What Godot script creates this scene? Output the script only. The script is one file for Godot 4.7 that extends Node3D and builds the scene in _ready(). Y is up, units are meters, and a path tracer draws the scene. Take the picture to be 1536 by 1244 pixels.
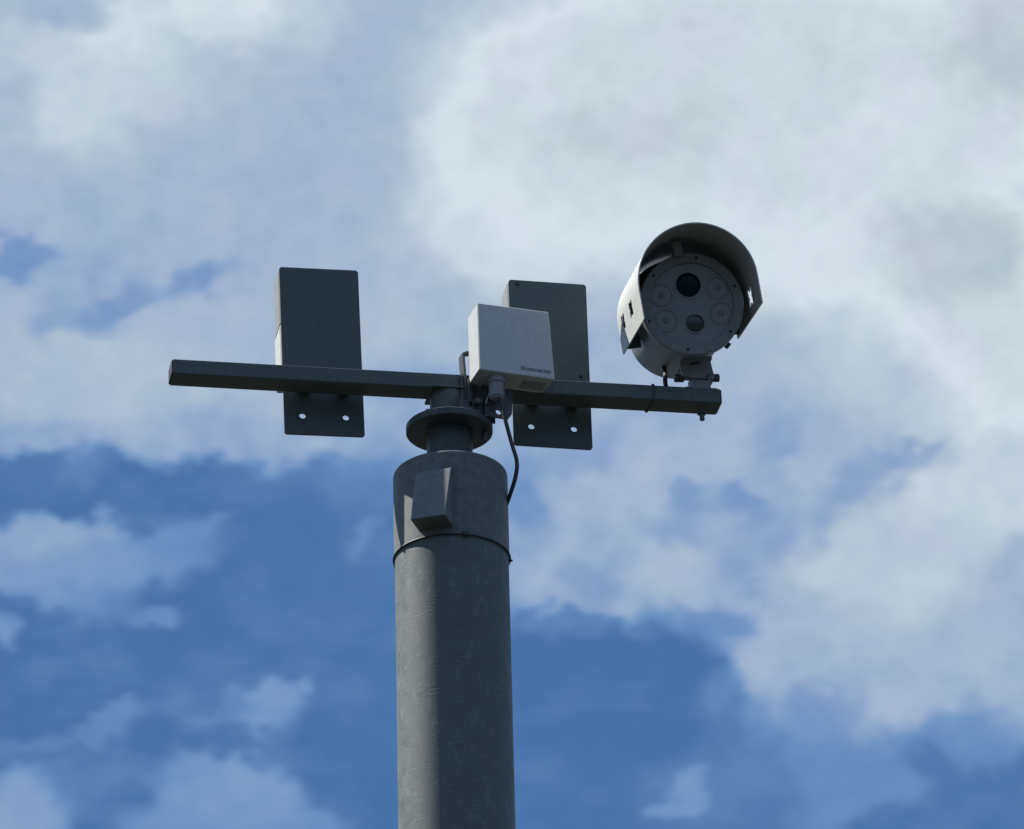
extends Node3D

const CLOUDS := [  # cloud banks, puffs and gaps: azimuth, elevation, half width, half height (degrees), tilt, thickness, how far it replaces what is behind, softness of its edge
	[0.12, 31.96, 10.48, 4.75, -1.5, 0.64, 1, 0.07],
	[5.10, 27.64, 5.16, 2.90, -7.5, 0.6, 1, 0.15],
	[1.69, 26.68, 2.66, 1.21, -1.5, 0.5, 0.9, 0.3],
	[0.77, 26.06, 1.37, 0.56, -1.5, 0.47, 0.8, 0.36],
	[-0.72, 27.87, 1.37, 0.89, -1.5, 0.5, 0.8, 0.36],
	[-1.90, 27.48, 0.97, 0.40, -1.5, 0.42, 0.6, 0.64],
	[4.55, 25.10, 1.85, 1.37, 8.5, 0.7, 0.95, 0.21],
	[5.93, 24.62, 1.61, 0.89, -1.5, 0.64, 0.9, 0.3],
	[3.65, 24.82, 0.64, 0.73, -1.5, 0.6, 0.8, 0.3],
	[-6.10, 31.95, 1.21, 1.05, 28.5, 0.9, 0.85, 0.72],
	[-6.22, 31.39, 0.48, 0.32, -1.5, 0.9, 0.6, 0.56],
	[-5.27, 32.77, 0.56, 0.48, -1.5, 0.99, 0.8, 0.64],
	[-3.94, 32.91, 0.77, 0.44, -1.5, 1, 0.95, 0.4],
	[-4.21, 32.14, 1.61, 0.56, 8.5, 0.84, 0.6, 0.81],
	[-2.60, 32.79, 0.56, 0.48, -1.5, 0.84, 0.8, 0.56],
	[-6.41, 32.94, 0.64, 0.24, -1.5, 0.64, 0.9, 0.48],
	[-7.02, 31.68, 0.32, 0.48, -1.5, 0.66, 0.8, 0.64],
	[-1.37, 32.38, 0.89, 0.89, -1.5, 0.65, 0.9, 0.42],
	[-3.08, 31.83, 0.97, 0.48, 23.5, 0.64, 0.7, 0.64],
	[-1.85, 31.83, 0.73, 0.40, 18.5, 0.59, 0.6, 0.72],
	[-5.22, 30.45, 2.42, 0.64, -1.5, 0.61, 0.8, 0.72],
	[-3.83, 31.11, 2.10, 0.48, 8.5, 0.66, 0.6, 0.72],
	[-0.08, 31.08, 0.89, 1.21, -1.5, 0.97, 0.85, 0.54],
	[0.37, 30.26, 1.61, 0.81, -1.5, 0.96, 0.8, 0.54],
	[4.37, 31.47, 3.79, 2.10, -1.5, 1.13, 0.9, 0.54],
	[1.94, 31.98, 2.26, 1.13, -1.5, 1.12, 0.8, 0.54],
	[1.16, 31.45, 0.56, 0.32, -1.5, 1.2, 0.8, 0.54],
	[2.38, 31.32, 0.48, 0.32, -1.5, 1.2, 0.5, 0.54],
	[5.52, 31.24, 0.60, 0.56, 28.5, 1.03, 0.85, 0.48],
	[4.24, 29.71, 1.37, 0.64, -1.5, 1, 0.85, 0.54],
	[6.27, 29.66, 0.97, 0.60, -11.5, 1.27, 0.9, 0.48],
	[6.16, 28.38, 1.69, 1.05, -1.5, 1.26, 0.75, 0.54],
	[5.11, 27.80, 0.97, 0.48, -1.5, 0.74, 0.6, 0.54],
	[7.17, 32.24, 0.64, 0.81, -1.5, 1.26, 0.8, 0.54],
	[4.23, 28.18, 1.45, 0.89, -1.5, 0.72, 0.7, 0.54],
	[2.47, 27.70, 1.05, 0.56, -1.5, 0.64, 0.6, 0.54],
	[-5.64, 28.51, 2.42, 0.89, -1.5, 0.67, 0.95, 0.45],
	[-6.10, 28.74, 1.53, 0.48, -1.5, 0.74, 0.8, 0.72],
	[-4.90, 28.20, 1.37, 0.64, -1.5, 0.71, 0.7, 0.72],
	[-1.88, 29.17, 1.29, 0.48, -1.5, 0.72, 0.7, 0.72],
	[-3.82, 29.18, 1.13, 0.32, 8.5, 0.67, 0.8, 0.48],
	[-6.84, 29.13, 0.48, 0.48, -1.5, 0.62, 0.7, 0.48],
	[-6.03, 29.63, 0.89, 0.40, -1.5, 0.5, 0.8, 0.48],
	[-6.91, 29.81, 0.28, 0.23, -1.5, 0.27, 0.9, 0.4],
	[-6.50, 29.90, 0.36, 0.24, -21.5, 0.24, 0.9, 0.4],
	[-6.78, 30.01, 0.32, 0.16, -1.5, 0.32, 0.8, 0.48],
	[-6.13, 29.67, 0.40, 0.21, -1.5, 0.5, 0.8, 0.48],
	[-6.16, 29.18, 0.44, 0.13, 8.5, 0.43, 0.8, 0.48],
	[-5.38, 29.40, 0.44, 0.18, 23.5, 0.33, 0.95, 0.48],
	[-5.65, 29.07, 0.32, 0.10, -1.5, 0.45, 0.7, 0.56],
	[-4.83, 29.49, 0.48, 0.13, 13.5, 0.43, 0.75, 0.56],
	[-4.28, 29.72, 0.42, 0.15, 20.5, 0.27, 0.95, 0.56],
	[-3.64, 29.86, 0.40, 0.21, 38.5, 0.5, 0.7, 0.64],
	[-5.21, 29.89, 0.73, 0.32, -1.5, 0.53, 0.6, 0.64],
	[-6.43, 27.61, 0.89, 0.29, -1.5, 0.5, 0.8, 0.56],
	[-3.99, 27.73, 1.05, 0.36, -1.5, 0.5, 0.8, 0.56],
	[-4.79, 26.88, 3.38, 0.58, -3.5, 0.02, 1, 0.28],
	[-6.42, 27.28, 0.73, 0.26, 3.5, 0.08, 0.9, 0.4],
	[-3.17, 27.25, 1.13, 0.19, 6.5, 0.12, 0.8, 0.56],
	[-2.46, 26.36, 1.29, 0.97, -1.5, 0.05, 0.9, 0.48],
	[-1.91, 27.16, 0.48, 0.40, -1.5, 0.2, 0.7, 0.64],
	[-5.79, 27.39, 0.32, 0.24, -1.5, 0.22, 0.6, 0.64],
	[-6.30, 26.33, 1.21, 0.50, -5.5, 0.42, 1, 0.32],
	[-6.04, 26.58, 0.73, 0.27, -1.5, 0.48, 0.8, 0.48],
	[-5.05, 26.35, 0.97, 0.32, 12.5, 0.3, 0.8, 0.48],
	[-4.34, 26.68, 0.50, 0.13, 18.5, 0.24, 0.85, 0.48],
	[-5.93, 25.86, 0.89, 0.27, -15.5, 0.3, 0.7, 0.64],
	[-4.77, 25.55, 0.29, 0.15, -1.5, 0.24, 0.95, 0.4],
	[-6.86, 25.46, 0.18, 0.21, -1.5, 0.34, 0.9, 0.48],
	[-2.10, 26.53, 0.23, 0.10, 33.5, 0.2, 1, 0.56],
	[-1.92, 25.95, 0.56, 0.40, -1.5, 0.07, 0.6, 0.72],
	[-3.31, 24.44, 0.42, 0.35, 33.5, 0.3, 0.95, 0.44],
	[-3.13, 24.64, 0.24, 0.19, 28.5, 0.34, 0.8, 0.48],
	[-3.92, 24.32, 0.39, 0.11, 12.5, 0.17, 0.8, 0.56],
	[-4.67, 24.54, 0.40, 0.13, -1.5, 0.1, 0.8, 0.64],
	[-5.41, 24.27, 0.42, 0.15, 33.5, 0.22, 0.9, 0.48],
	[-6.24, 24.03, 0.89, 0.11, 10.5, 0.19, 0.8, 0.56],
	[-5.71, 23.72, 1.29, 0.21, 6.5, 0.17, 0.8, 0.56],
	[-3.79, 23.48, 0.85, 0.35, -9.5, 0.36, 0.95, 0.4],
	[-4.22, 23.12, 0.97, 0.32, -1.5, 0.34, 0.8, 0.48],
	[-3.09, 23.07, 0.81, 0.27, -16.5, 0.3, 0.8, 0.48],
	[-6.52, 23.17, 0.56, 0.48, -31.5, 0.42, 0.95, 0.4],
	[-5.70, 23.34, 0.32, 0.18, -1.5, 0.1, 0.7, 0.64],
	[-1.23, 24.58, 1.13, 0.64, -1.5, 0.06, 0.6, 0.54],
	[0.27, 27.28, 0.48, 0.27, -1.5, 0.27, 0.95, 0.42],
	[2.52, 26.93, 2.26, 1.21, 3.5, 0.53, 0.85, 0.3],
	[1.17, 27.18, 0.73, 0.48, 18.5, 0.6, 0.8, 0.42],
	[2.18, 27.46, 0.81, 0.32, -1.5, 0.6, 0.7, 0.42],
	[0.12, 26.88, 0.27, 0.35, -1.5, 0.25, 0.95, 0.42],
	[0.73, 27.43, 0.48, 0.24, 18.5, 0.43, 0.95, 0.48],
	[0.88, 26.70, 0.97, 0.40, 23.5, 0.56, 0.7, 0.42],
	[1.58, 26.12, 1.53, 0.37, 4.5, 0.6, 0.8, 0.48],
	[3.11, 27.75, 0.73, 0.32, -1.5, 0.62, 0.7, 0.48],
	[2.48, 27.44, 0.48, 0.27, -1.5, 0.66, 0.9, 0.42],
	[1.71, 27.10, 0.48, 0.29, 8.5, 0.64, 0.9, 0.42],
	[0.85, 27.09, 0.35, 0.24, -1.5, 0.58, 0.9, 0.42],
	[2.07, 26.14, 0.73, 0.35, 8.5, 0.66, 0.9, 0.42],
	[2.94, 26.37, 0.32, 0.19, -21.5, 0.6, 0.8, 0.42],
	[1.18, 26.37, 0.48, 0.24, -1.5, 0.56, 0.8, 0.42],
	[4.16, 27.21, 0.40, 0.32, -1.5, 0.66, 0.8, 0.48],
	[3.63, 27.63, 0.32, 0.27, 38.5, 0.47, 0.95, 0.48],
	[3.65, 27.44, 0.18, 0.15, -1.5, 0.43, 0.95, 0.48],
	[5.39, 27.27, 0.48, 0.16, 6.5, 0.46, 0.95, 0.42],
	[4.73, 27.00, 0.40, 0.24, 23.5, 0.46, 0.95, 0.42],
	[4.76, 26.74, 0.18, 0.24, -1.5, 0.47, 0.95, 0.48],
	[2.36, 27.01, 0.27, 0.21, -41.5, 0.41, 0.95, 0.42],
	[3.04, 26.93, 0.31, 0.13, -26.5, 0.32, 0.95, 0.36],
	[3.35, 26.57, 0.29, 0.24, -1.5, 0.37, 0.95, 0.42],
	[2.18, 26.54, 0.48, 0.18, -11.5, 0.45, 0.95, 0.48],
	[3.75, 26.43, 0.48, 0.40, 18.5, 0.49, 0.95, 0.48],
	[3.18, 25.97, 0.48, 0.48, -1.5, 0.46, 0.95, 0.48],
	[3.21, 25.78, 0.18, 0.13, 28.5, 0.32, 0.95, 0.42],
	[0.94, 25.98, 0.32, 0.35, 58.5, 0.41, 0.95, 0.48],
	[5.62, 26.32, 1.53, 0.69, 23.5, 0.82, 0.95, 0.3],
	[6.38, 26.76, 0.97, 0.56, 8.5, 0.86, 0.9, 0.42],
	[4.69, 25.74, 1.37, 0.81, 23.5, 0.79, 0.9, 0.36],
	[3.60, 25.39, 0.48, 0.40, 18.5, 0.62, 0.9, 0.36],
	[4.11, 25.12, 0.81, 0.48, 18.5, 0.7, 0.8, 0.42],
	[1.33, 24.36, 1.61, 1.14, -1.5, 0.01, 1, 0.18],
	[0.75, 25.50, 0.89, 0.13, -1.5, 0.12, 0.7, 0.54],
	[2.53, 25.40, 0.56, 0.24, -11.5, 0.18, 0.8, 0.48],
	[3.55, 24.67, 0.53, 0.53, 28.5, 0.58, 0.85, 0.36],
	[4.33, 24.43, 0.24, 0.37, -11.5, 0.34, 0.9, 0.36],
	[3.48, 24.91, 0.40, 0.32, -1.5, 0.62, 0.7, 0.42],
	[4.87, 24.60, 0.64, 0.48, -1.5, 0.62, 0.8, 0.42],
	[4.05, 24.16, 0.48, 0.32, -1.5, 0.42, 0.8, 0.48],
	[3.93, 23.69, 0.48, 0.73, 8.5, 0.27, 0.9, 0.42],
	[2.70, 24.55, 0.32, 0.21, -56.5, 0.2, 0.85, 0.42],
	[2.98, 23.97, 0.48, 0.48, -1.5, 0.15, 0.7, 0.54],
	[4.88, 23.48, 1.13, 0.52, 13.5, 0.23, 0.9, 0.42],
	[6.12, 23.80, 0.73, 0.40, -1.5, 0.21, 0.8, 0.48],
	[5.73, 23.27, 0.40, 0.29, -1.5, 0.05, 0.8, 0.48],
	[6.41, 23.07, 0.40, 0.40, -1.5, 0.08, 0.8, 0.48],
	[5.37, 23.61, 0.32, 0.19, -1.5, 0.05, 0.7, 0.48],
	[2.77, 23.34, 1.13, 0.48, -1.5, 0.18, 0.8, 0.54],
	[2.16, 23.43, 0.23, 0.19, 28.5, 0.3, 0.95, 0.3],
	[1.98, 23.19, 0.37, 0.10, 8.5, 0.3, 0.95, 0.3],
	[3.28, 23.12, 0.40, 0.21, -1.5, 0.07, 0.7, 0.48],
	[3.80, 22.97, 0.40, 0.24, -1.5, 0.22, 0.7, 0.48],
	[0.50, 23.50, 0.81, 0.64, -1.5, 0.05, 0.6, 0.54],
]

# ---------------------------------------------------------------- sky
var broad := FastNoiseLite.new()
var fine := FastNoiseLite.new()

func sky_colour(d: float, hue: float) -> Color:
	var stops := [[0.0, Color8(71, 113, 167)], [0.12, Color8(86, 126, 178)], [0.25, Color8(107, 145, 194)], [0.5, Color8(146, 170, 205)], [0.7, Color8(171, 188, 209)], [0.85, Color8(191, 206, 219)], [1.0, Color8(214, 226, 235)], [1.2, Color8(188, 201, 211)], [1.4, Color8(165, 181, 199)]]     # clear air, thin cloud, sunlit cloud, thick grey cloud
	var c: Color = stops[0][1]
	for i in range(1, stops.size()):
		if d <= stops[i][0] or i == stops.size() - 1:
			c = stops[i - 1][1].lerp(stops[i][1], clampf((d - stops[i - 1][0]) / (stops[i][0] - stops[i - 1][0]), 0.0, 1.0))
			break
	var w := clampf(d * 1.4, 0.0, 1.0) * hue * 0.9
	return Color(c.r + 0.011 * w, c.g - 0.006 * w, c.b + 0.008 * w)

func towards(az: float, el: float) -> Vector3:
	var a := deg_to_rad(az)
	var e := deg_to_rad(el)
	return Vector3(sin(a) * cos(e), sin(e), -cos(a) * cos(e))

func open_sky(v: Vector3) -> float:      # broken cloud all over the sky
	var n := broad.get_noise_3dv(v * Vector3(6.0, 11.0, 6.0))
	return clampf(0.36 + 1.25 * n, 0.0, 1.0)

func make_sky() -> Image:
	broad.seed = 11
	broad.noise_type = FastNoiseLite.TYPE_SIMPLEX_SMOOTH
	broad.frequency = 1.0
	broad.fractal_octaves = 5
	fine.seed = 5
	fine.noise_type = FastNoiseLite.TYPE_SIMPLEX_SMOOTH
	fine.frequency = 1.0
	fine.fractal_octaves = 3
	var size := 4096
	var small := 512
	var im := Image.create(small, small, false, Image.FORMAT_RGB8)
	for y in small:
		var el := 90.0 - 180.0 * (y + 0.5) / small
		for x in small:
			if el < 0.0:
				im.set_pixel(x, y, Color8(92, 100, 92))
				continue
			var v := towards(360.0 * (x + 0.5) / small, el)
			im.set_pixel(x, y, sky_colour(open_sky(v), fine.get_noise_3dv(v * 12.0)))
	im.resize(size, size, Image.INTERPOLATE_CUBIC)
	# the part of the sky round the mast, in full detail
	var half := 148
	var top := 1130
	var rows := 560
	var wide := half * 2
	var step := 180.0 / size
	var across := 360.0 / size
	var d := PackedFloat32Array()
	var wa := PackedFloat32Array()
	var we := PackedFloat32Array()
	d.resize(wide * rows)
	wa.resize(wide * rows)
	we.resize(wide * rows)
	for y in rows:
		var el := 90.0 - (top + y + 0.5) * step
		for x in wide:
			var az := (x - half + 0.5) * across
			var v := towards(az, el)
			var i := y * wide + x
			var inside := 1.0 - smoothstep(7.6, 10.5, absf(az) * 0.88) * 1.0
			inside *= 1.0 - smoothstep(6.5, 9.5, absf(el - 28.0))
			d[i] = lerpf(open_sky(v), 0.02, inside)
			var p := v * 45.0
			var q := v * 160.0
			wa[i] = az + 0.24 * broad.get_noise_3dv(p) + 0.17 * fine.get_noise_3dv(q) + 0.05 * fine.get_noise_3dv(q * 2.7)
			we[i] = el + 0.24 * broad.get_noise_3dv(p + Vector3(31, 7, 3)) + 0.17 * fine.get_noise_3dv(q + Vector3(3, 77, 9)) + 0.05 * fine.get_noise_3dv(q * 2.7 + Vector3(5, 5, 60))
	for b in CLOUDS:
		var reach: float = maxf(b[2], b[3]) * (1.0 + b[7]) + 0.5
		var ca: float = cos(deg_to_rad(b[1]))
		var x0 := maxi(0, int((b[0] - reach / ca) / across) + half)
		var x1 := mini(wide, int((b[0] + reach / ca) / across) + half + 1)
		var y0 := maxi(0, int((90.0 - b[1] - reach) / step) - top)
		var y1 := mini(rows, int((90.0 - b[1] + reach) / step) - top + 1)
		var co: float = cos(deg_to_rad(b[4]))
		var si: float = sin(deg_to_rad(b[4]))
		for y in range(y0, y1):
			for x in range(x0, x1):
				var i := y * wide + x
				var du: float = (wa[i] - b[0]) * ca
				var dv: float = we[i] - b[1]
				var r := Vector2((du * co + dv * si) / b[2], (dv * co - du * si) / b[3]).length()
				if r < 1.0 + b[7]:
					d[i] = lerpf(d[i], b[5], b[6] * (1.0 - smoothstep(1.0 - b[7], 1.0 + b[7], r)))
	for y in rows:
		var el := 90.0 - (top + y + 0.5) * step
		for x in wide:
			var i := y * wide + x
			var v := towards((x - half + 0.5) * across, el)
			var t := d[i]
			t += (0.065 * broad.get_noise_3dv(v * 60.0) + 0.05 * fine.get_noise_3dv(v * 190.0) + 0.16 * broad.get_noise_3dv(v * 95.0 + Vector3(8, 2, 60)) * (1.0 - smoothstep(0.0, 0.22, absf(t - 0.52)))) * clampf(0.25 + 1.2 * t, 0.0, 1.0)
			t += 0.24 * maxf(0.0, broad.get_noise_3dv(v * Vector3(30, 55, 30) + Vector3(0, 0, 50)) - 0.08) * (1.0 - clampf(t * 3.0, 0.0, 1.0))
			im.set_pixel((x - half + size) % size, top + y, sky_colour(clampf(t, 0.0, 1.45), fine.get_noise_3dv(v * 40.0)))
	return im

# ---------------------------------------------------------------- mesh helpers
func begin() -> SurfaceTool:
	var s := SurfaceTool.new()
	s.begin(Mesh.PRIMITIVE_TRIANGLES)
	return s

func tri(s: SurfaceTool, a: Vector3, b: Vector3, c: Vector3, g: int) -> void:     # counter-clockwise seen from outside
	for p in [a, c, b]:
		s.set_smooth_group(g)
		s.add_vertex(p)

func face(s: SurfaceTool, pts: Array, inside: Vector3, g := -1) -> void:         # convex face, turned away from «inside»
	var mid := Vector3.ZERO
	for p in pts:
		mid += p
	mid /= pts.size()
	var n: Vector3 = (pts[1] - pts[0]).cross(pts[2] - pts[0])
	var flip := n.dot(mid - inside) < 0.0
	for i in range(1, pts.size() - 1):
		if flip:
			tri(s, pts[0], pts[i + 1], pts[i], g)
		else:
			tri(s, pts[0], pts[i], pts[i + 1], g)

func hexa(s: SurfaceTool, c: Array, bevel: Vector3) -> void:      # eight corners (x fastest, then y, then z), edges chamfered by a share of each side
	var at := func(u: float, v: float, w: float) -> Vector3:
		var a: Vector3 = c[0].lerp(c[1], u).lerp(c[2].lerp(c[3], u), v)
		var b: Vector3 = c[4].lerp(c[5], u).lerp(c[6].lerp(c[7], u), v)
		return a.lerp(b, w)
	var mid: Vector3 = at.call(0.5, 0.5, 0.5)
	var pt := func(sg: Vector3, axis: int) -> Vector3:
		var p := Vector3.ZERO
		for k in 3:
			var inset := 0.0 if k == axis else bevel[k]
			p[k] = inset if sg[k] < 0 else 1.0 - inset
		return at.call(p.x, p.y, p.z)
	for axis in 3:
		var o1 := (axis + 1) % 3
		var o2 := (axis + 2) % 3
		for sg in [-1.0, 1.0]:
			var pts := []
			for e in [[-1, -1], [1, -1], [1, 1], [-1, 1]]:
				var v := Vector3.ZERO
				v[axis] = sg
				v[o1] = e[0]
				v[o2] = e[1]
				pts.append(pt.call(v, axis))
			face(s, pts, mid)
	if bevel.length() <= 0.0:
		return
	for axis in 3:
		var o1 := (axis + 1) % 3
		var o2 := (axis + 2) % 3
		for e in [[-1, -1], [1, -1], [1, 1], [-1, 1]]:
			var a := Vector3.ZERO
			a[axis] = -1
			a[o1] = e[0]
			a[o2] = e[1]
			var b := a
			b[axis] = 1
			face(s, [pt.call(a, o1), pt.call(b, o1), pt.call(b, o2), pt.call(a, o2)], mid)
	for x in [-1, 1]:
		for y in [-1, 1]:
			for z in [-1, 1]:
				var v := Vector3(x, y, z)
				face(s, [pt.call(v, 0), pt.call(v, 1), pt.call(v, 2)], mid)

func box(s: SurfaceTool, at: Vector3, size: Vector3, bevel := 0.001, turn := Basis()) -> void:
	var c := []
	for z in [-0.5, 0.5]:
		for y in [-0.5, 0.5]:
			for x in [-0.5, 0.5]:
				c.append(at + turn * (Vector3(x, y, z) * size))
	hexa(s, c, Vector3(bevel / size.x, bevel / size.y, bevel / size.z))

func aim(dir: Vector3) -> Basis:                                  # a basis whose y runs along dir
	var y := dir.normalized()
	var x := y.cross(Vector3.FORWARD if absf(y.z) < 0.9 else Vector3.RIGHT).normalized()
	return Basis(x, y, x.cross(y))

func lathe(s: SurfaceTool, at: Vector3, turn: Basis, profile: Array, n := 40, uv_high := 1.0) -> void:   # profile of (radius, height) from one end to the other, outside on the right when going up
	for k in profile.size() - 1:
		var a: Vector2 = profile[k]
		var b: Vector2 = profile[k + 1]
		for i in n:
			var t0 := TAU * i / n
			var t1 := TAU * (i + 1) / n
			var d0 := Vector3(sin(t0), 0, cos(t0))
			var d1 := Vector3(sin(t1), 0, cos(t1))
			var q := [a.x * d0 + Vector3(0, a.y, 0), a.x * d1 + Vector3(0, a.y, 0), b.x * d1 + Vector3(0, b.y, 0), b.x * d0 + Vector3(0, b.y, 0)]
			var uv := [Vector2(float(i) / n, -a.y / uv_high), Vector2(float(i + 1) / n, -a.y / uv_high), Vector2(float(i + 1) / n, -b.y / uv_high), Vector2(float(i) / n, -b.y / uv_high)]
			for f in [[0, 2, 1], [0, 3, 2]]:
				if q[f[0]].is_equal_approx(q[f[1]]) or q[f[1]].is_equal_approx(q[f[2]]) or q[f[0]].is_equal_approx(q[f[2]]):
					continue
				for j in f:
					s.set_smooth_group(k + 1)
					s.set_uv(uv[j])
					s.add_vertex(at + turn * q[j])

func rod(s: SurfaceTool, a: Vector3, b: Vector3, r: float, n := 16, bevel := 0.0) -> void:
	var l := a.distance_to(b)
	var pr := [Vector2(0, 0), Vector2(r, 0), Vector2(r, l), Vector2(0, l)]
	if bevel > 0.0:
		pr = [Vector2(0, 0), Vector2(r - bevel, 0), Vector2(r, bevel), Vector2(r, l - bevel), Vector2(r - bevel, l), Vector2(0, l)]
	lathe(s, a, aim(b - a), pr, n)

func sweep(s: SurfaceTool, pts: Array, r: float, n := 10, closed := false) -> void:
	var rings := []
	var count := pts.size()
	for i in count:
		var dir: Vector3
		if closed:
			dir = pts[(i + 1) % count] - pts[(i - 1 + count) % count]
		else:
			dir = pts[mini(i + 1, count - 1)] - pts[maxi(i - 1, 0)]
		dir = dir.normalized()
		var side := dir.cross(Vector3(0.13, 0.21, 0.97)).normalized()
		if closed:
			side = dir.cross(Vector3.UP).normalized()
		var up := side.cross(dir)
		var ring := []
		for k in n:
			var t := TAU * k / n
			ring.append(pts[i] + r * (cos(t) * side + sin(t) * up))
		rings.append(ring)
	for i in (count if closed else count - 1):
		var a: Array = rings[i]
		var b: Array = rings[(i + 1) % count]
		for k in n:
			face(s, [a[k], a[(k + 1) % n], b[(k + 1) % n], b[k]], (pts[i] + pts[(i + 1) % count]) / 2, 1)
	if not closed:
		face(s, rings[0], pts[1])
		face(s, rings[count - 1], pts[count - 2])

func curve(keys: Array, each := 10) -> Array:
	var out := []
	for i in keys.size() - 1:
		var p0: Vector3 = keys[maxi(i - 1, 0)]
		var p3: Vector3 = keys[mini(i + 2, keys.size() - 1)]
		for j in each:
			var a: Vector3 = keys[i]
			out.append(a.cubic_interpolate(keys[i + 1], p0, p3, float(j) / each))
	out.append(keys[-1])
	return out

func extrude(s: SurfaceTool, poly: PackedVector2Array, z0: float, z1: float, x := Transform3D()) -> void:    # poly counter-clockwise
	var t := Geometry2D.triangulate_polygon(poly)
	for i in range(0, t.size(), 3):
		var a := poly[t[i]]
		var b := poly[t[i + 1]]
		var c := poly[t[i + 2]]
		if (b - a).cross(c - a) < 0.0:
			var k := b
			b = c
			c = k
		tri(s, x * Vector3(a.x, a.y, z1), x * Vector3(b.x, b.y, z1), x * Vector3(c.x, c.y, z1), -1)
		tri(s, x * Vector3(a.x, a.y, z0), x * Vector3(c.x, c.y, z0), x * Vector3(b.x, b.y, z0), -1)
	for i in poly.size():
		var a := poly[i]
		var b := poly[(i + 1) % poly.size()]
		tri(s, x * Vector3(a.x, a.y, z0), x * Vector3(b.x, b.y, z0), x * Vector3(b.x, b.y, z1), -1)
		tri(s, x * Vector3(a.x, a.y, z0), x * Vector3(b.x, b.y, z1), x * Vector3(a.x, a.y, z1), -1)

func rounded(hx: float, hy: float, r: float) -> PackedVector2Array:      # a rectangle with rounded corners
	var out := PackedVector2Array()
	for q in 4:
		var c: Vector2 = Vector2(hx - r, hy - r) * [Vector2(1, 1), Vector2(-1, 1), Vector2(-1, -1), Vector2(1, -1)][q]
		for i in 5:
			out.append(c + r * Vector2.from_angle((q + i / 4.0) * PI / 2.0))
	return out

func holed(s: SurfaceTool, poly: PackedVector2Array, c: Vector2, r: float, z0: float, z1: float, seam := INF) -> void:    # a convex sheet with one round hole; no wall along the line x = seam
	var angles := []
	for i in 28:
		angles.append(TAU * i / 28.0)
	for p in poly:
		angles.append(fposmod((p - c).angle(), TAU))
	angles.sort()
	var inner := []
	var outer := []
	for a in angles:
		var dir := Vector2.from_angle(a)
		var best := 1e9
		for i in poly.size():
			var p := poly[i] - c
			var q := poly[(i + 1) % poly.size()] - c
			var den := dir.cross(q - p)
			if absf(den) < 1e-12:
				continue
			var t := p.cross(q - p) / den
			var u := p.cross(dir) / den
			if t > 0.0 and u > -1e-6 and u < 1.0 + 1e-6:
				best = minf(best, t)
		inner.append(c + dir * r)
		outer.append(c + dir * best)
	for i in angles.size():
		var j := (i + 1) % angles.size()
		var a: Vector2 = inner[i]
		var b: Vector2 = outer[i]
		var e: Vector2 = outer[j]
		var f: Vector2 = inner[j]
		if a.is_equal_approx(f):
			continue
		for z in [z0, z1]:
			face(s, [Vector3(a.x, a.y, z), Vector3(b.x, b.y, z), Vector3(e.x, e.y, z), Vector3(f.x, f.y, z)], Vector3(a.x, a.y, (z0 + z1) / 2))
		var m := (a + f) / 2
		face(s, [Vector3(a.x, a.y, z0), Vector3(f.x, f.y, z0), Vector3(f.x, f.y, z1), Vector3(a.x, a.y, z1)], Vector3(m.x, m.y, 0) + Vector3(m.x - c.x, m.y - c.y, 0) + Vector3(0, 0, (z0 + z1) / 2))
		if absf(b.x - seam) + absf(e.x - seam) > 1e-5 and not b.is_equal_approx(e):
			face(s, [Vector3(b.x, b.y, z0), Vector3(e.x, e.y, z0), Vector3(e.x, e.y, z1), Vector3(b.x, b.y, z1)], Vector3(c.x, c.y, (z0 + z1) / 2))

# ---------------------------------------------------------------- object helpers
func obj(called: String, s: SurfaceTool, m: Material, parent: Node = null) -> MeshInstance3D:
	s.generate_normals()
	var o := MeshInstance3D.new()
	o.name = called
	o.mesh = s.commit()
	o.material_override = null
	for i in o.mesh.get_surface_count():
		o.mesh.surface_set_material(i, m)
	o.cast_shadow = GeometryInstance3D.SHADOW_CASTING_SETTING_ON
	(parent if parent else self).add_child(o, true)
	return o

func thing(called: String, label: String, category: String, at: Transform3D, group := "") -> Node3D:
	var o := Node3D.new()
	o.name = called
	add_child(o, true)
	o.transform = at
	tag(o, label, category, group)
	return o

func tag(o: Node, label: String, category: String, group := "") -> void:
	o.set_meta("label", label)
	o.set_meta("category", category)
	if group:
		o.set_meta("group", group)

func mat(called: String, base: Color, rough: float, metal := 0.0, mottle := 0.0, scale := 8.0) -> StandardMaterial3D:     # base is a real-world (linear) colour
	var m := StandardMaterial3D.new()
	m.resource_name = called
	m.albedo_color = base.linear_to_srgb()
	m.roughness = rough
	m.metallic = metal
	if mottle > 0.0:
		var n := FastNoiseLite.new()
		n.seed = called.length() * 7 + 1
		n.frequency = 0.02
		n.fractal_octaves = 5
		var t := NoiseTexture2D.new()
		t.width = 256
		t.height = 256
		t.seamless = true
		t.noise = n
		var g := Gradient.new()
		g.set_color(0, Color(1.0 - mottle, 1.0 - mottle, 1.0 - mottle))
		g.set_color(1, Color.WHITE)
		t.color_ramp = g
		m.albedo_texture = t
		m.uv1_triplanar = true
		m.uv1_scale = Vector3.ONE * scale
	return m

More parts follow.
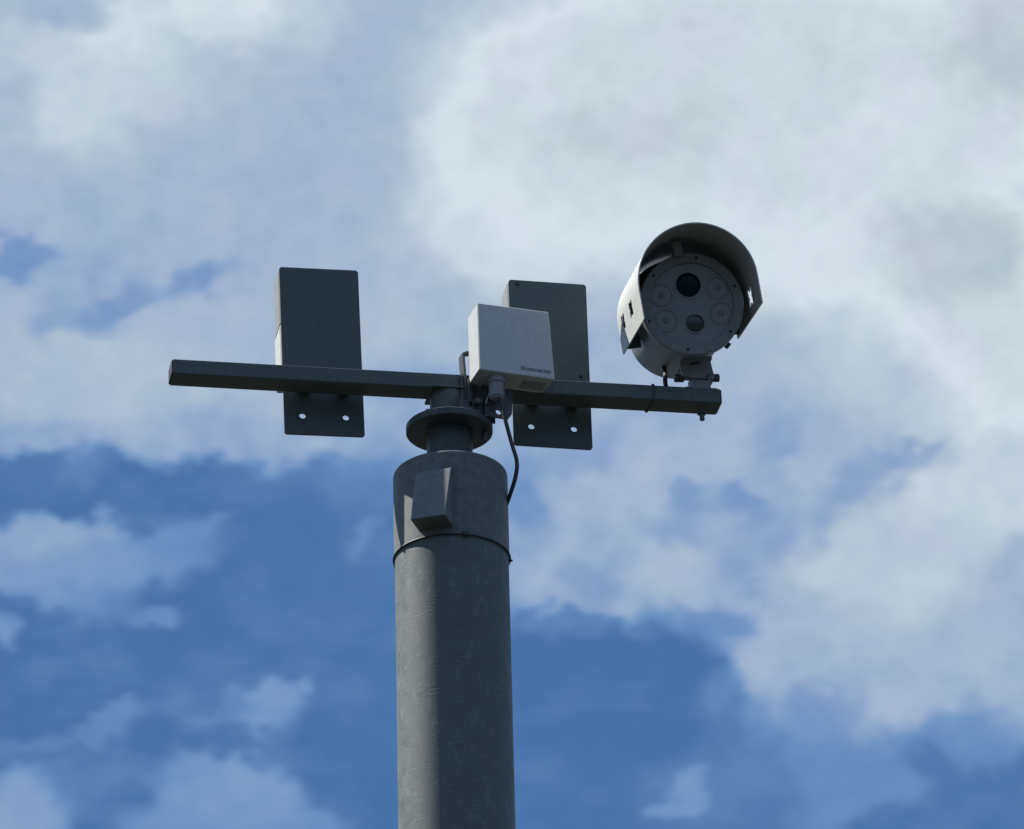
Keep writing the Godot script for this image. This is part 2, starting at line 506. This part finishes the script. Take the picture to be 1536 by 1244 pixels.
func galvanised() -> StandardMaterial3D:       # weathered grey paint: blotches, fine rubbed lines round the tube, pale lime patches
	var w := 512
	var h := 1024
	var im := Image.create(w, h, false, Image.FORMAT_RGB8)
	var n := FastNoiseLite.new()
	n.seed = 21
	n.frequency = 1.0
	n.fractal_octaves = 4
	var rough := Image.create(w, h, false, Image.FORMAT_RGB8)
	var relief := Image.create(w, h, false, Image.FORMAT_RGB8)
	for y in h:
		for x in w:
			var a := TAU * x / w
			var p := Vector3(cos(a), 0, sin(a)) * 0.1
			p.y = 0.7 * y / h
			var blotch := n.get_noise_3dv(p * 22.0)
			var grain := n.get_noise_3dv(p * 190.0)
			var line := n.get_noise_3dv(Vector3(p.x * 30.0, p.y * 620.0, p.z * 30.0))
			var gate := smoothstep(0.0, 0.3, n.get_noise_3dv(p * 34.0 + Vector3(9, 4, 2)))
			var lime := smoothstep(0.22, 0.5, n.get_noise_3dv(Vector3(p.x * 50.0, p.y * 20.0, p.z * 50.0) + Vector3(40, 0, 0)))
			var v := 0.78 + 0.10 * blotch + 0.07 * grain + 0.45 * gate * maxf(0.0, line - 0.10) - 0.30 * gate * maxf(0.0, -line - 0.10) + 0.10 * lime
			var bump := clampf(0.5 + 0.8 * gate * line + 0.25 * grain, 0.0, 1.0)
			relief.set_pixel(x, y, Color(bump, bump, bump))
			v = clampf(v, 0.0, 1.0)
			im.set_pixel(x, y, Color(v * (0.975 - 0.03 * blotch), v, v * 0.99))
			var r := clampf(0.62 + 0.2 * blotch + 0.1 * grain, 0.3, 1.0)
			rough.set_pixel(x, y, Color(r, r, r))
	var m := StandardMaterial3D.new()
	m.resource_name = "weathered grey paint"
	m.albedo_color = Color(0.170, 0.196, 0.198).linear_to_srgb()
	m.albedo_texture = ImageTexture.create_from_image(im)
	m.roughness_texture = ImageTexture.create_from_image(rough)
	m.roughness = 1.0
	m.heightmap_enabled = true
	m.heightmap_texture = ImageTexture.create_from_image(relief)
	m.heightmap_scale = 0.018
	return m

# ---------------------------------------------------------------- scene
func _ready() -> void:
	var cam := Camera3D.new()
	cam.name = "camera"
	cam.fov = 10.0
	cam.far = 6000.0
	var pitch := deg_to_rad(28.0)
	var roll := deg_to_rad(1.5)
	var right := Vector3.RIGHT
	var up := Vector3(0, cos(pitch), sin(pitch))
	cam.transform = Transform3D(Basis(right * cos(roll) - up * sin(roll), right * sin(roll) + up * cos(roll), Vector3(0, -sin(pitch), cos(pitch))), Vector3(0.1089, 1.6, 7.2377))
	add_child(cam)
	cam.current = true

	var sky := PanoramaSkyMaterial.new()
	sky.panorama = ImageTexture.create_from_image(make_sky())
	var env := Environment.new()
	env.background_mode = Environment.BG_SKY
	env.sky = Sky.new()
	env.sky.sky_material = sky
	env.tonemap_mode = Environment.TONE_MAPPER_LINEAR
	env.tonemap_exposure = 1.5
	env.background_energy_multiplier = 0.667
	env.sdfgi_enabled = true
	env.ssao_enabled = true
	env.ssil_enabled = true
	var we := WorldEnvironment.new()
	we.name = "world_environment"
	we.environment = env
	add_child(we)

	var sun := DirectionalLight3D.new()
	sun.name = "sun"
	sun.light_energy = 1.6
	sun.light_color = Color(1.0, 0.985, 0.955)
	sun.light_angular_distance = 0.5
	sun.shadow_enabled = true
	var high := deg_to_rad(51.3)      # left of the mast and a little behind it
	var to_sun := Vector3(-0.963 * cos(high), sin(high), -0.27 * cos(high))
	sun.basis = Basis.looking_at(-to_sun, Vector3.UP)
	add_child(sun)

	var grey := galvanised()
	var cap_grey := mat("cap grey", Color(0.150, 0.172, 0.170), 0.6, 0.0, 0.25, 9.0)
	var dark := mat("dark painted steel", Color(0.084, 0.106, 0.098), 0.5, 0.0, 0.14, 14.0)
	var plate_grey := mat("plate coating", Color(0.076, 0.100, 0.099), 0.55, 0.0, 0.07, 10.0)
	var black := mat("black rubber", Color(0.025, 0.025, 0.03), 0.5)
	var white := mat("white housing", Color(0.53, 0.545, 0.535), 0.45, 0.0, 0.06, 12.0)
	var shade_white := mat("cream white enamel", Color(0.60, 0.61, 0.57), 0.5, 0.0, 0.12, 12.0)
	var plain_grey := mat("grey cover", Color(0.30, 0.305, 0.295), 0.5, 0.0, 0.15, 12.0)
	var shaded_grey := mat("grey lining", Color(0.48, 0.48, 0.46), 0.6, 0.0, 0.15, 16.0)  # shade under the sun shield, put into a darker inner colour
	var hood_grey := mat("hood grey", Color(0.160, 0.182, 0.180), 0.5, 0.0, 0.2, 11.0)
	var flange_dark := mat("flange paint", Color(0.055, 0.07, 0.068), 0.5, 0.0, 0.2, 14.0)
	var zinc := mat("zinc", Color(0.55, 0.57, 0.58), 0.38, 0.85, 0.15, 30.0)
	var bezel := mat("grey bezel", Color(0.235, 0.248, 0.252), 0.5, 0.0, 0.1, 16.0)
	var front_grey := mat("front window", Color(0.235, 0.248, 0.255), 0.35)
	var glass := mat("lens glass", Color(0.006, 0.018, 0.03), 0.12)
	glass.metallic_specular = 0.22
	var glass_clear := mat("clear lens", Color(0.035, 0.045, 0.05), 0.14)
	var lamp_grey := mat("lamp reflector", Color(0.20, 0.21, 0.215), 0.3, 0.2)
	var emitter_grey := mat("emitter", Color(0.17, 0.175, 0.185), 0.4)
	var print_grey := mat("print", Color(0.20, 0.215, 0.24), 0.7)
	var bracket_dark := mat("bracket steel", Color(0.10, 0.104, 0.11), 0.45, 0.3, 0.2, 20.0)

	# the setting
	var g := begin()
	for q in 24:
		var a := TAU * q / 24.0
		var b := TAU * (q + 1) / 24.0
		tri(g, Vector3.ZERO, Vector3(sin(a), 0, cos(a)) * 2500.0, Vector3(sin(b), 0, cos(b)) * 2500.0, 1)
	var ground := obj("ground", g, mat("grass", Color(0.027, 0.033, 0.028), 0.95, 0.0, 0.4, 0.6))
	ground.set_meta("kind", "structure")

	# the mast
	var mast := thing("mast", "tall round grey steel mast with a domed cap, flange and hooded outlet", "mast", Transform3D())
	var s := begin()
	lathe(s, Vector3.ZERO, Basis(), [Vector2(0.0970, 0.0), Vector2(0.0970, 5.18)], 72, 0.7)
	obj("shaft", s, grey, mast)
	s = begin()
	lathe(s, Vector3(0, 5.168, 0), Basis(), [Vector2(0.0971, 0.0), Vector2(0.0982, 0.0005), Vector2(0.0984, 0.002), Vector2(0.0984, 0.1585), Vector2(0.0979, 0.161), Vector2(0.0966, 0.163), Vector2(0.0946, 0.1644), Vector2(0.092, 0.165), Vector2(0.039, 0.168)], 72)
	obj("cap", s, cap_grey, mast)
	s = begin()
	lathe(s, Vector3(0, 5.33, 0), Basis(), [Vector2(0.0395, 0.0), Vector2(0.0395, 0.092)], 40)
	obj("neck", s, flange_dark, mast)
	s = begin()
	lathe(s, Vector3(0, 5.414, 0), Basis(), [Vector2(0.0396, 0.0), Vector2(0.0735, 0.0), Vector2(0.0750, 0.0015), Vector2(0.0750, 0.0125), Vector2(0.0735, 0.014), Vector2(0.033, 0.014)], 64)
	obj("flange", s, flange_dark, mast)
	s = begin()
	lathe(s, Vector3(0, 5.4275, 0), Basis(), [Vector2(0.033, 0.0), Vector2(0.033, 0.0605)], 40)
	obj("stub", s, dark, mast)
	for k in 6:
		var a := TAU * (k + 0.42) / 6.0
		var p := Vector3(sin(a), 0, cos(a)) * 0.060
		s = begin()
		rod(s, p + Vector3(0, 5.4282, 0), p + Vector3(0, 5.4345, 0), 0.0062, 6)
		if k == 1:
			rod(s, p + Vector3(0, 5.396, 0), p + Vector3(0, 5.4138, 0), 0.0048, 12)
		obj("bolt", s, bracket_dark, mast)
	# hooded outlet on the cap: flush at the top, standing off at the bottom
	var hood_at := Transform3D(Basis(Vector3.UP, deg_to_rad(-15.0)), Vector3(0, 0, 0))
	s = begin()
	var hx := 0.0305
	var hc := []
	hc = [Vector3(-hx, 5.186, 0.080), Vector3(hx, 5.186, 0.080), Vector3(-hx, 5.300, 0.080), Vector3(hx, 5.300, 0.080), Vector3(-hx, 5.184, 0.143), Vector3(hx, 5.184, 0.143), Vector3(-hx - 0.001, 5.291, 0.106), Vector3(hx + 0.002, 5.291, 0.106)]
	for i in 8:
		hc[i] = hood_at * hc[i]
	hexa(s, hc, Vector3(0.025, 0.012, 0.03))
	obj("outlet_hood", s, hood_grey, mast)

	# strap round the joint
	s = begin()
	var ring := []
	for i in 72:
		var a := TAU * i / 72.0
		ring.append(Vector3(sin(a) * 0.0993, 5.171, cos(a) * 0.0993))
	sweep(s, ring, 0.0018, 8, true)
	var strap := thing("strap", "thin black strap tied round the mast below its cap", "strap", Transform3D())
	obj("band", s, black, strap)
	s = begin()
	var bp := Vector3(sin(0.26) * 0.1005, 5.1718, cos(0.26) * 0.1005)
	box(s, bp, Vector3(0.013, 0.008, 0.006), 0.001, Basis(Vector3.UP, 0.26))
	obj("buckle", s, black, strap)
	s = begin()
	rod(s, Vector3(0.0975, 5.1655, 0.006), Vector3(0.1025, 5.1625, 0.008), 0.0022, 8)
	obj("tail", s, black, strap)

	# the cross arm and what it carries share this frame: x along the arm, z towards its front
	var psi := deg_to_rad(11.3)
	var tilt := deg_to_rad(0.9)
	var axx := Vector3(cos(psi) * cos(tilt), sin(tilt), -sin(psi) * cos(tilt))
	var axz := Vector3(sin(psi), 0, cos(psi))
	var arm := Transform3D(Basis(axx, axz.cross(axx), axz), Vector3(0, 5.505, 0.0))

	var beam := thing("cross_arm", "dark square steel tube fixed level across the top of the mast", "cross arm", arm)
	s = begin()
	extrude(s, rounded(0.023, 0.0145, 0.0028), -0.483, 0.479, Transform3D(Basis(Vector3(0, 0, -1), Vector3(0, 1, 0), Vector3(1, 0, 0)), Vector3.ZERO))
	obj("tube", s, dark, beam)
	for e in [-0.4845, 0.4805]:
		s = begin()
		box(s, Vector3(e, 0, 0), Vector3(0.003, 0.026, 0.043), 0.001)
		obj("end_cap", s, black, beam)
	s = begin()
	box(s, Vector3(0, -0.0165, 0.0), Vector3(0.074, 0.004, 0.07), 0.001)
	obj("saddle_plate", s, dark, beam)

	# two flat panels with sensor boxes on their backs
	for k in 2:
		var right_one := k == 1
		var at := Transform3D(Basis(Vector3(0, 0, 1), deg_to_rad([0.75, -0.6][k])), Vector3([-0.2115, 0.1938][k], 0.0172, -0.0570))
		var panel := thing("sensor_panel", ["dark upright plate with pale box behind it, bolted to left half of cross arm", "dark upright plate with pale box behind it, partly hidden by white box"][k], "sensor panel", arm * at, "dark plates standing on the cross arm")
		s = begin()
		var ty := 0.2365
		var by := -0.0945
		var hw := 0.0702
		var ch := 0.0035
		var hy: float = [-0.0585, -0.0565][k]
		holed(s, PackedVector2Array([Vector2(-hw + ch, by), Vector2(0, by), Vector2(0, ty), Vector2(-hw + ch, ty), Vector2(-hw, ty - ch), Vector2(-hw, by + ch)]), Vector2(-0.0378, hy), 0.0058, -0.002, 0.002, 0.0)
		holed(s, PackedVector2Array([Vector2(0, by), Vector2(hw - ch, by), Vector2(hw, by + ch), Vector2(hw, ty - ch), Vector2(hw - ch, ty), Vector2(0, ty)]), Vector2(0.0382, hy), 0.0058, -0.002, 0.002, 0.0)
		obj("plate", s, plate_grey, panel)
		for e in [-0.035, 0.035]:
			s = begin()
			box(s, Vector3(e, -0.0090, 0.0180), Vector3(0.022, 0.012, 0.0315), 0.001)
			obj("spacer", s, dark, panel)
		s = begin()
		box(s, Vector3(-0.0012, 0.070, -0.0325), Vector3(0.1420, 0.104, 0.060), 0.002)
		obj("lower_housing", s, shade_white, panel)
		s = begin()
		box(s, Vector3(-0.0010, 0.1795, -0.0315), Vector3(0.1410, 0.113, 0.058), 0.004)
		obj("upper_housing", s, plain_grey, panel)  # upper half of the rear box, darker grey than the lower
		for e in [-1, 1]:
			s = begin()
			lathe(s, Vector3([-0.0378, 0.0, 0.0382][e + 1], hy, 0.002), aim(Vector3(0, 0, 1)), [Vector2(0.0058, 0.0), Vector2(0.0082, 0.0), Vector2(0.0082, 0.0012), Vector2(0.0060, 0.0016), Vector2(0.0058, 0.0)], 24)
			obj("eyelet", s, plate_grey, panel)
		if right_one:
			for p in [Vector2(-0.054, 0.228), Vector2(0.055, 0.050)]:
				s = begin()
				rod(s, Vector3(p.x, p.y, 0.0015), Vector3(p.x, p.y, 0.005), 0.0032, 6)
				obj("screw", s, black, panel)

	# white box (radio unit) with bracket, gland and cable
	var radio := thing("radio_unit", "square white box with small print, mounted above the mast in front of the cross arm", "radio unit", Transform3D(Basis(Vector3.UP, deg_to_rad(20.0)), Vector3(0.1202, 5.5551, 0.0614)))
	s = begin()
	var dz := -0.056
	hexa(s, [Vector3(-0.0690, -0.0625, dz), Vector3(0.0650, -0.0605, dz), Vector3(-0.0690, 0.069, dz), Vector3(0.0590, 0.072, dz), Vector3(-0.0695, -0.0622, 0), Vector3(0.0692, -0.0612, 0), Vector3(-0.0704, 0.0691, 0), Vector3(0.0608, 0.0720, 0)], Vector3(0.012, 0.012, 0.03))
	obj("housing", s, white, radio)
	var tm := TextMesh.new()
	var font := SystemFont.new()
	font.font_names = PackedStringArray(["Droid Sans"])
	font.font_weight = 600
	tm.font = font
	tm.text = "Blumcenter"
	tm.font_size = 16
	tm.pixel_size = 0.00062
	tm.depth = 0.0006
	tm.horizontal_alignment = HORIZONTAL_ALIGNMENT_LEFT
	tm.material = print_grey
	var word := MeshInstance3D.new()
	word.name = "lettering"
	word.mesh = tm
	word.transform = Transform3D(Basis(Vector3(0, 0, 1), deg_to_rad(0.4)), Vector3(0.006, -0.0475, 0.0004))
	radio.add_child(word, true)
	s = begin()
	box(s, Vector3(0.038, -0.0622, -0.030), Vector3(0.042, 0.0012, 0.026), 0.0003)
	obj("type_label", s, plain_grey, radio)
	s = begin()
	lathe(s, Vector3(-0.031, -0.106, -0.022), Basis(), [Vector2(0.0, 0.002), Vector2(0.0095, 0.002), Vector2(0.0135, 0.007), Vector2(0.0135, 0.031), Vector2(0.0162, 0.033), Vector2(0.0162, 0.046)], 24)
	obj("cable_gland", s, bezel, radio)
	# bracket: a back plate bent over at the top, a slotted foot and a clamp ear
	s = begin()
	box(s, Vector3(-0.074, -0.055, -0.070), Vector3(0.004, 0.112, 0.022), 0.0006, Basis(Vector3.BACK, deg_to_rad(3.0)))
	box(s, Vector3(-0.068, 0.003, -0.066), Vector3(0.018, 0.004, 0.016), 0.001, Basis(Vector3.BACK, deg_to_rad(20.0)))
	obj("bracket_side", s, bracket_dark, radio)
	s = begin()
	box(s, Vector3(-0.062, -0.106, -0.055), Vector3(0.054, 0.022, 0.004), 0.001)
	box(s, Vector3(-0.042, -0.080, -0.055), Vector3(0.010, 0.056, 0.004), 0.001)
	box(s, Vector3(-0.068, -0.080, -0.055), Vector3(0.008, 0.056, 0.004), 0.001)
	box(s, Vector3(-0.050, -0.085, -0.066), Vector3(0.062, 0.085, 0.003), 0.001)
	obj("bracket_frame", s, bracket_dark, radio)
	s = begin()
	holed(s, PackedVector2Array([Vector2(-0.046, -0.128), Vector2(-0.004, -0.128), Vector2(0.003, -0.118), Vector2(0.005, -0.070), Vector2(-0.046, -0.070)]), Vector2(-0.0215, -0.117), 0.0050, -0.045, -0.041)
	obj("bracket_ear", s, bracket_dark, radio)
	s = begin()
	rod(s, Vector3(-0.058, -0.1, -0.052), Vector3(-0.058, -0.1, -0.040), 0.006, 6)
	obj("bracket_bolt", s, dark, radio)
	s = begin()
	rod(s, Vector3(-0.0445, -0.105, -0.040), Vector3(-0.0385, -0.083, -0.040), 0.0012, 8)
	obj("wire_tie", s, zinc, radio)

	s = begin()
	sweep(s, curve([Vector3(0.086, 5.462, 0.052), Vector3(0.0912, 5.4435, 0.054), Vector3(0.0962, 5.415, 0.054), Vector3(0.1065, 5.368, 0.050), Vector3(0.1150, 5.333, 0.045), Vector3(0.1122, 5.308, 0.038), Vector3(0.1035, 5.285, 0.024), Vector3(0.0955, 5.270, 0.008)]), 0.0036, 10)
	tag(obj("black_cable", s, black), "black cable hanging in a bow from the white box to the mast cap", "cable")

	s = begin()
	var loop := []
	for i in 40:
		var a := TAU * i / 40.0
		var e := Vector2(cos(a), sin(a))
		e /= maxf(absf(e.x), absf(e.y))
		loop.append(arm * Vector3(0.3573 + 0.002 * e.x, 0.0158 * e.y, 0.0243 * e.x))
	for i in 40:
		face(s, [loop[i] + axx * -0.0022, loop[(i + 1) % 40] + axx * -0.0022, loop[(i + 1) % 40] + axx * 0.0022, loop[i] + axx * 0.0022], arm * Vector3(0.3573, 0, 0))
	tag(obj("cable_tie", s, black), "black cable tie round the right half of the cross arm", "cable tie")

	# bullet camera: the frame of its mount, then the tilted frame of its body
	var mount := arm * Transform3D(Basis(), Vector3(0.4435, 0.0145, 0.0))
	var unit := thing("bullet_camera", "big bullet camera with round lens front under a pale curved sun shield", "security camera", mount)
	var rolled := Basis(Vector3(0, 0, 1), deg_to_rad(9.0))
	s = begin()
	box(s, Vector3(0.004, 0.0022, 0.0), Vector3(0.058, 0.004, 0.034), 0.001)
	box(s, Vector3(-0.010, 0.016, 0.0), Vector3(0.004, 0.026, 0.030), 0.001)
	box(s, Vector3(0.020, 0.016, 0.0), Vector3(0.004, 0.026, 0.030), 0.001)
	box(s, Vector3(0.005, 0.012, 0.012), Vector3(0.034, 0.018, 0.004), 0.001)
	obj("mount_foot", s, bezel, unit)
	s = begin()
	rod(s, Vector3(-0.036, 0.0265, 0.004), Vector3(0.036, 0.0310, 0.004), 0.0045, 12)
	obj("mount_pin", s, zinc, unit)
	s = begin()
	rod(s, Vector3(-0.040, 0.0262, 0.004), Vector3(-0.024, 0.0272, 0.004), 0.0075, 6)
	obj("mount_knob", s, bracket_dark, unit)
	s = begin()
	rod(s, Vector3(0.030, 0.0307, 0.004), Vector3(0.040, 0.0313, 0.004), 0.0072, 6)
	obj("mount_knob", s, bracket_dark, unit)
	s = begin()
	rod(s, Vector3(0.006, -0.052, 0.0), Vector3(0.006, -0.0355, 0.0), 0.0045, 12)
	rod(s, Vector3(0.006, -0.0405, 0.0), Vector3(0.006, -0.0365, 0.0), 0.0085, 6)
	obj("mount_bolt", s, bracket_dark, unit)
	s = begin()
	extrude(s, PackedVector2Array([Vector2(-0.026, 0.028), Vector2(-0.006, 0.022), Vector2(0.008, 0.020), Vector2(0.024, 0.027), Vector2(0.030, 0.030), Vector2(0.030, 0.062), Vector2(-0.020, 0.062), Vector2(-0.026, 0.050)]), 0.016, 0.020, Transform3D(rolled, Vector3.ZERO))
	box(s, Vector3(-0.002, 0.058, 0.0), Vector3(0.056, 0.006, 0.044), 0.001, rolled)
	box(s, rolled * Vector3(0.030, 0.042, 0.0), Vector3(0.008, 0.044, 0.026), 0.001, rolled)
	obj("mount_head", s, bezel, unit)
	s = begin()
	box(s, rolled * Vector3(0.002, 0.049, 0.0205), Vector3(0.020, 0.0035, 0.0012), 0.0004, rolled * Basis(Vector3(0, 0, 1), 0.1))
	obj("mount_slot", s, black, unit)

	var p := deg_to_rad(14.7)
	var body_basis := Basis(Vector3.UP, deg_to_rad(-4.2)) * Basis(Vector3(1, 0, 0), p) * rolled            # z forward along the optical axis, tipped down
	var front := Vector3(-0.0245, 0.1235, 0.10)
	var bt := Transform3D(body_basis, front)
	var fwd := aim(Vector3(0, 0, 1))
	var holder := bt.basis * fwd
	s = begin()
	lathe(s, bt * Vector3(0, 0, -0.235), holder, [Vector2(0.0, 0.0), Vector2(0.070, 0.0), Vector2(0.080, 0.008), Vector2(0.080, 0.212), Vector2(0.0875, 0.2125)], 64)
	var body := obj("body", s, bezel, unit)
	s = begin()
	lathe(s, bt * Vector3(0, 0, -0.024), holder, [Vector2(0.0801, 0.0), Vector2(0.0905, 0.0), Vector2(0.092, 0.002), Vector2(0.092, 0.0225), Vector2(0.0903, 0.0245), Vector2(0.0745, 0.0245), Vector2(0.0735, 0.021)], 64)
	var rim := obj("bezel", s, bezel, unit)
	for k in 6:
		var a := TAU * (k + 0.25) / 6.0
		s = begin()
		rod(s, bt * Vector3(0.083 * sin(a), 0.083 * cos(a), 0.0), bt * Vector3(0.083 * sin(a), 0.083 * cos(a), 0.0016), 0.0028, 10)
		obj("screw", s, black, rim)
	s = begin()
	lathe(s, bt * Vector3(0, 0, -0.0045), holder, [Vector2(0.0738, 0.0), Vector2(0.0, 0.0005)], 64)
	obj("front_window", s, front_grey, unit)
	for l in [[0.0, 0.0350, 0.0235], [0.0, -0.0350, 0.0178]]:
		s = begin()
		lathe(s, bt * Vector3(l[0], l[1], -0.0042), holder, [Vector2(l[2] + 0.001, 0.0), Vector2(l[2] + 0.001, 0.0018), Vector2(l[2] - 0.0015, 0.0018), Vector2(l[2] - 0.0025, -0.012)], 40)
		var lens := obj("lens", s, front_grey, unit)
		s = begin()
		var dome := []
		for i in 7:
			var t := i / 6.0 * 0.5
			dome.append(Vector2(cos(t * PI) * (l[2] - 0.001), sin(t * PI) * 0.005))
		lathe(s, bt * Vector3(l[0], l[1], -0.0040), holder, dome, 40)
		obj("glass", s, glass if l[1] > 0.0 else glass_clear, lens)
	for l in [[-0.050, 0.0235], [0.0505, 0.0235], [-0.0495, -0.0225], [0.0495, -0.0225]]:
		s = begin()
		lathe(s, bt * Vector3(l[0], l[1], -0.0042), holder, [Vector2(0.0215, 0.0), Vector2(0.0210, 0.0014), Vector2(0.0185, 0.0014), Vector2(0.0150, -0.0035), Vector2(0.009, -0.005), Vector2(0.0, -0.0052)], 32)
		var led := obj("infrared_lamp", s, lamp_grey, unit)
		s = begin()
		lathe(s, bt * Vector3(l[0], l[1], -0.0085), holder, [Vector2(0.0062, 0.0), Vector2(0.0062, 0.0035), Vector2(0.0045, 0.0055), Vector2(0.0, 0.0062)], 20)
		obj("emitter", s, emitter_grey, led)
	# sun shield: an arched sheet with straight flaps and cross-shaped cut-outs
	s = begin()
	var lining := begin()
	shield(s, lining, bt * Transform3D(Basis(), Vector3(0.0, 0.017, 0.090)))
	var cover := obj("sun_shield", s, shade_white, unit)
	obj("lining", lining, shaded_grey, cover)  # inner face of the same sheet, coloured darker for its shade
	s = begin()
	var inner := []
	var outer := []
	for i in 33:
		var a := PI * i / 32.0
		inner.append(Vector2(cos(a) * 0.0775, sin(a) * 0.0775))
		outer.append(Vector2(cos(a) * 0.1025, 0.012 + sin(a) * 0.1025))
	inner.push_front(Vector2(0.0775, -0.036))
	outer.push_front(Vector2(0.1025, -0.036))
	inner.append(Vector2(-0.0775, -0.036))
	outer.append(Vector2(-0.1025, -0.036))
	for i in inner.size() - 1:
		for z in [-0.128, -0.131]:
			var pts := []
			for q in [inner[i], outer[i], outer[i + 1], inner[i + 1]]:
				pts.append(bt * Vector3(q.x, q.y, z))
			face(s, pts, bt * Vector3(0, 0, -0.1295), 1 if z > -0.13 else 2)
	obj("gap_shade", s, dark, unit)  # added dark sheet standing for the shade between body and shield
	s = begin()
	box(s, bt * Vector3(-0.010, 0.099, 0.002), Vector3(0.016, 0.026, 0.020), 0.001, bt.basis)
	obj("shield_bracket", s, bezel, unit)
	s = begin()
	rod(s, bt * Vector3(0.050, -0.056, -0.06), bt * Vector3(0.064, -0.072, -0.06), 0.006, 6)
	obj("side_bolt", s, bracket_dark, unit)

	s = begin()
	var c0 := mount * (bt * Vector3(-0.038, -0.062, -0.17))
	sweep(s, curve([c0, c0 + Vector3(0.004, -0.03, 0.02), arm * Vector3(0.392, 0.045, -0.02), arm * Vector3(0.3935, 0.016, -0.012)]), 0.0042, 10)
	tag(obj("camera_lead", s, black), "short black lead running from the bullet camera down to the cross arm", "cable")

func in_cross(p: Vector2) -> bool:           # an x-shaped cut-out about 3 cm high
	var q := Vector2(absf(p.x), absf(p.y))
	if q.x > 0.0150 or q.y > 0.0175:
		return false
	return absf(q.y * 0.78 - q.x) < 0.0098 or q.length() < 0.0078

func shield(s: SurfaceTool, lining: SurfaceTool, x: Transform3D) -> void:
	var r := 0.1035
	var flap := 0.053
	var arc := PI * r
	var total := arc + 2.0 * flap
	var long := 0.258
	var thick := 0.0022
	var holes := [Vector2(0.045, 0.105), Vector2(0.045, 0.200), Vector2(total - 0.033, 0.088)]
	var us := []
	var vs := []
	for i in 97:
		us.append(total * i / 96.0)
	for i in 14:
		vs.append(long * i / 13.0)
	for h in holes:
		for i in 31:
			us.append(h.x + (i - 15) * 0.0009)
		for i in 41:
			vs.append(h.y + (i - 20) * 0.0009)
	us.sort()
	vs.sort()
	us = thin(us)
	vs = thin(vs)
	var at := func(u: float, v: float, lift: float) -> Vector3:
		var p: Vector3
		if u < flap:
			p = Vector3(-r - lift, u - flap, -v)
		elif u > flap + arc:
			p = Vector3(r + lift, flap + arc - u, -v)
		else:
			var a := (u - flap) / r
			p = Vector3(-cos(a) * (r + lift), sin(a) * (r + lift), -v)
		return x * p
	var gone := []
	for i in us.size() - 1:
		var row := []
		for j in vs.size() - 1:
			var c := Vector2((us[i] + us[i + 1]) / 2, (vs[j] + vs[j + 1]) / 2)
			var out := false
			for h in holes:
				if in_cross(c - h):
					out = true
			row.append(out)
		gone.append(row)
	for i in us.size() - 1:
		for j in vs.size() - 1:
			if gone[i][j]:
				continue
			var q := []
			for e in [[i, j], [i + 1, j], [i + 1, j + 1], [i, j + 1]]:
				q.append(at.call(us[e[0]], vs[e[1]], 0.0))
				q.append(at.call(us[e[0]], vs[e[1]], thick))
			var mid: Vector3 = (q[0] + q[5]) / 2.0
			var inner: Vector3 = (q[0] + q[4]) / 2.0
			var outer: Vector3 = (q[1] + q[5]) / 2.0
			face(lining, [q[0], q[2], q[4], q[6]], outer, 1)
			face(s, [q[1], q[3], q[5], q[7]], inner, 2)
			if j == 0 or gone[i][j - 1]:
				face(s, [q[0], q[2], q[3], q[1]], mid)
			if j == vs.size() - 2 or gone[i][j + 1]:
				face(s, [q[6], q[4], q[5], q[7]], mid)
			if i == 0 or gone[i - 1][j]:
				face(s, [q[0], q[6], q[7], q[1]], mid)
			if i == us.size() - 2 or gone[i + 1][j]:
				face(s, [q[2], q[4], q[5], q[3]], mid)

func thin(a: Array) -> Array:
	var out := [a[0]]
	for k in a:
		if k - out[-1] > 0.0005:
			out.append(k)
	return out
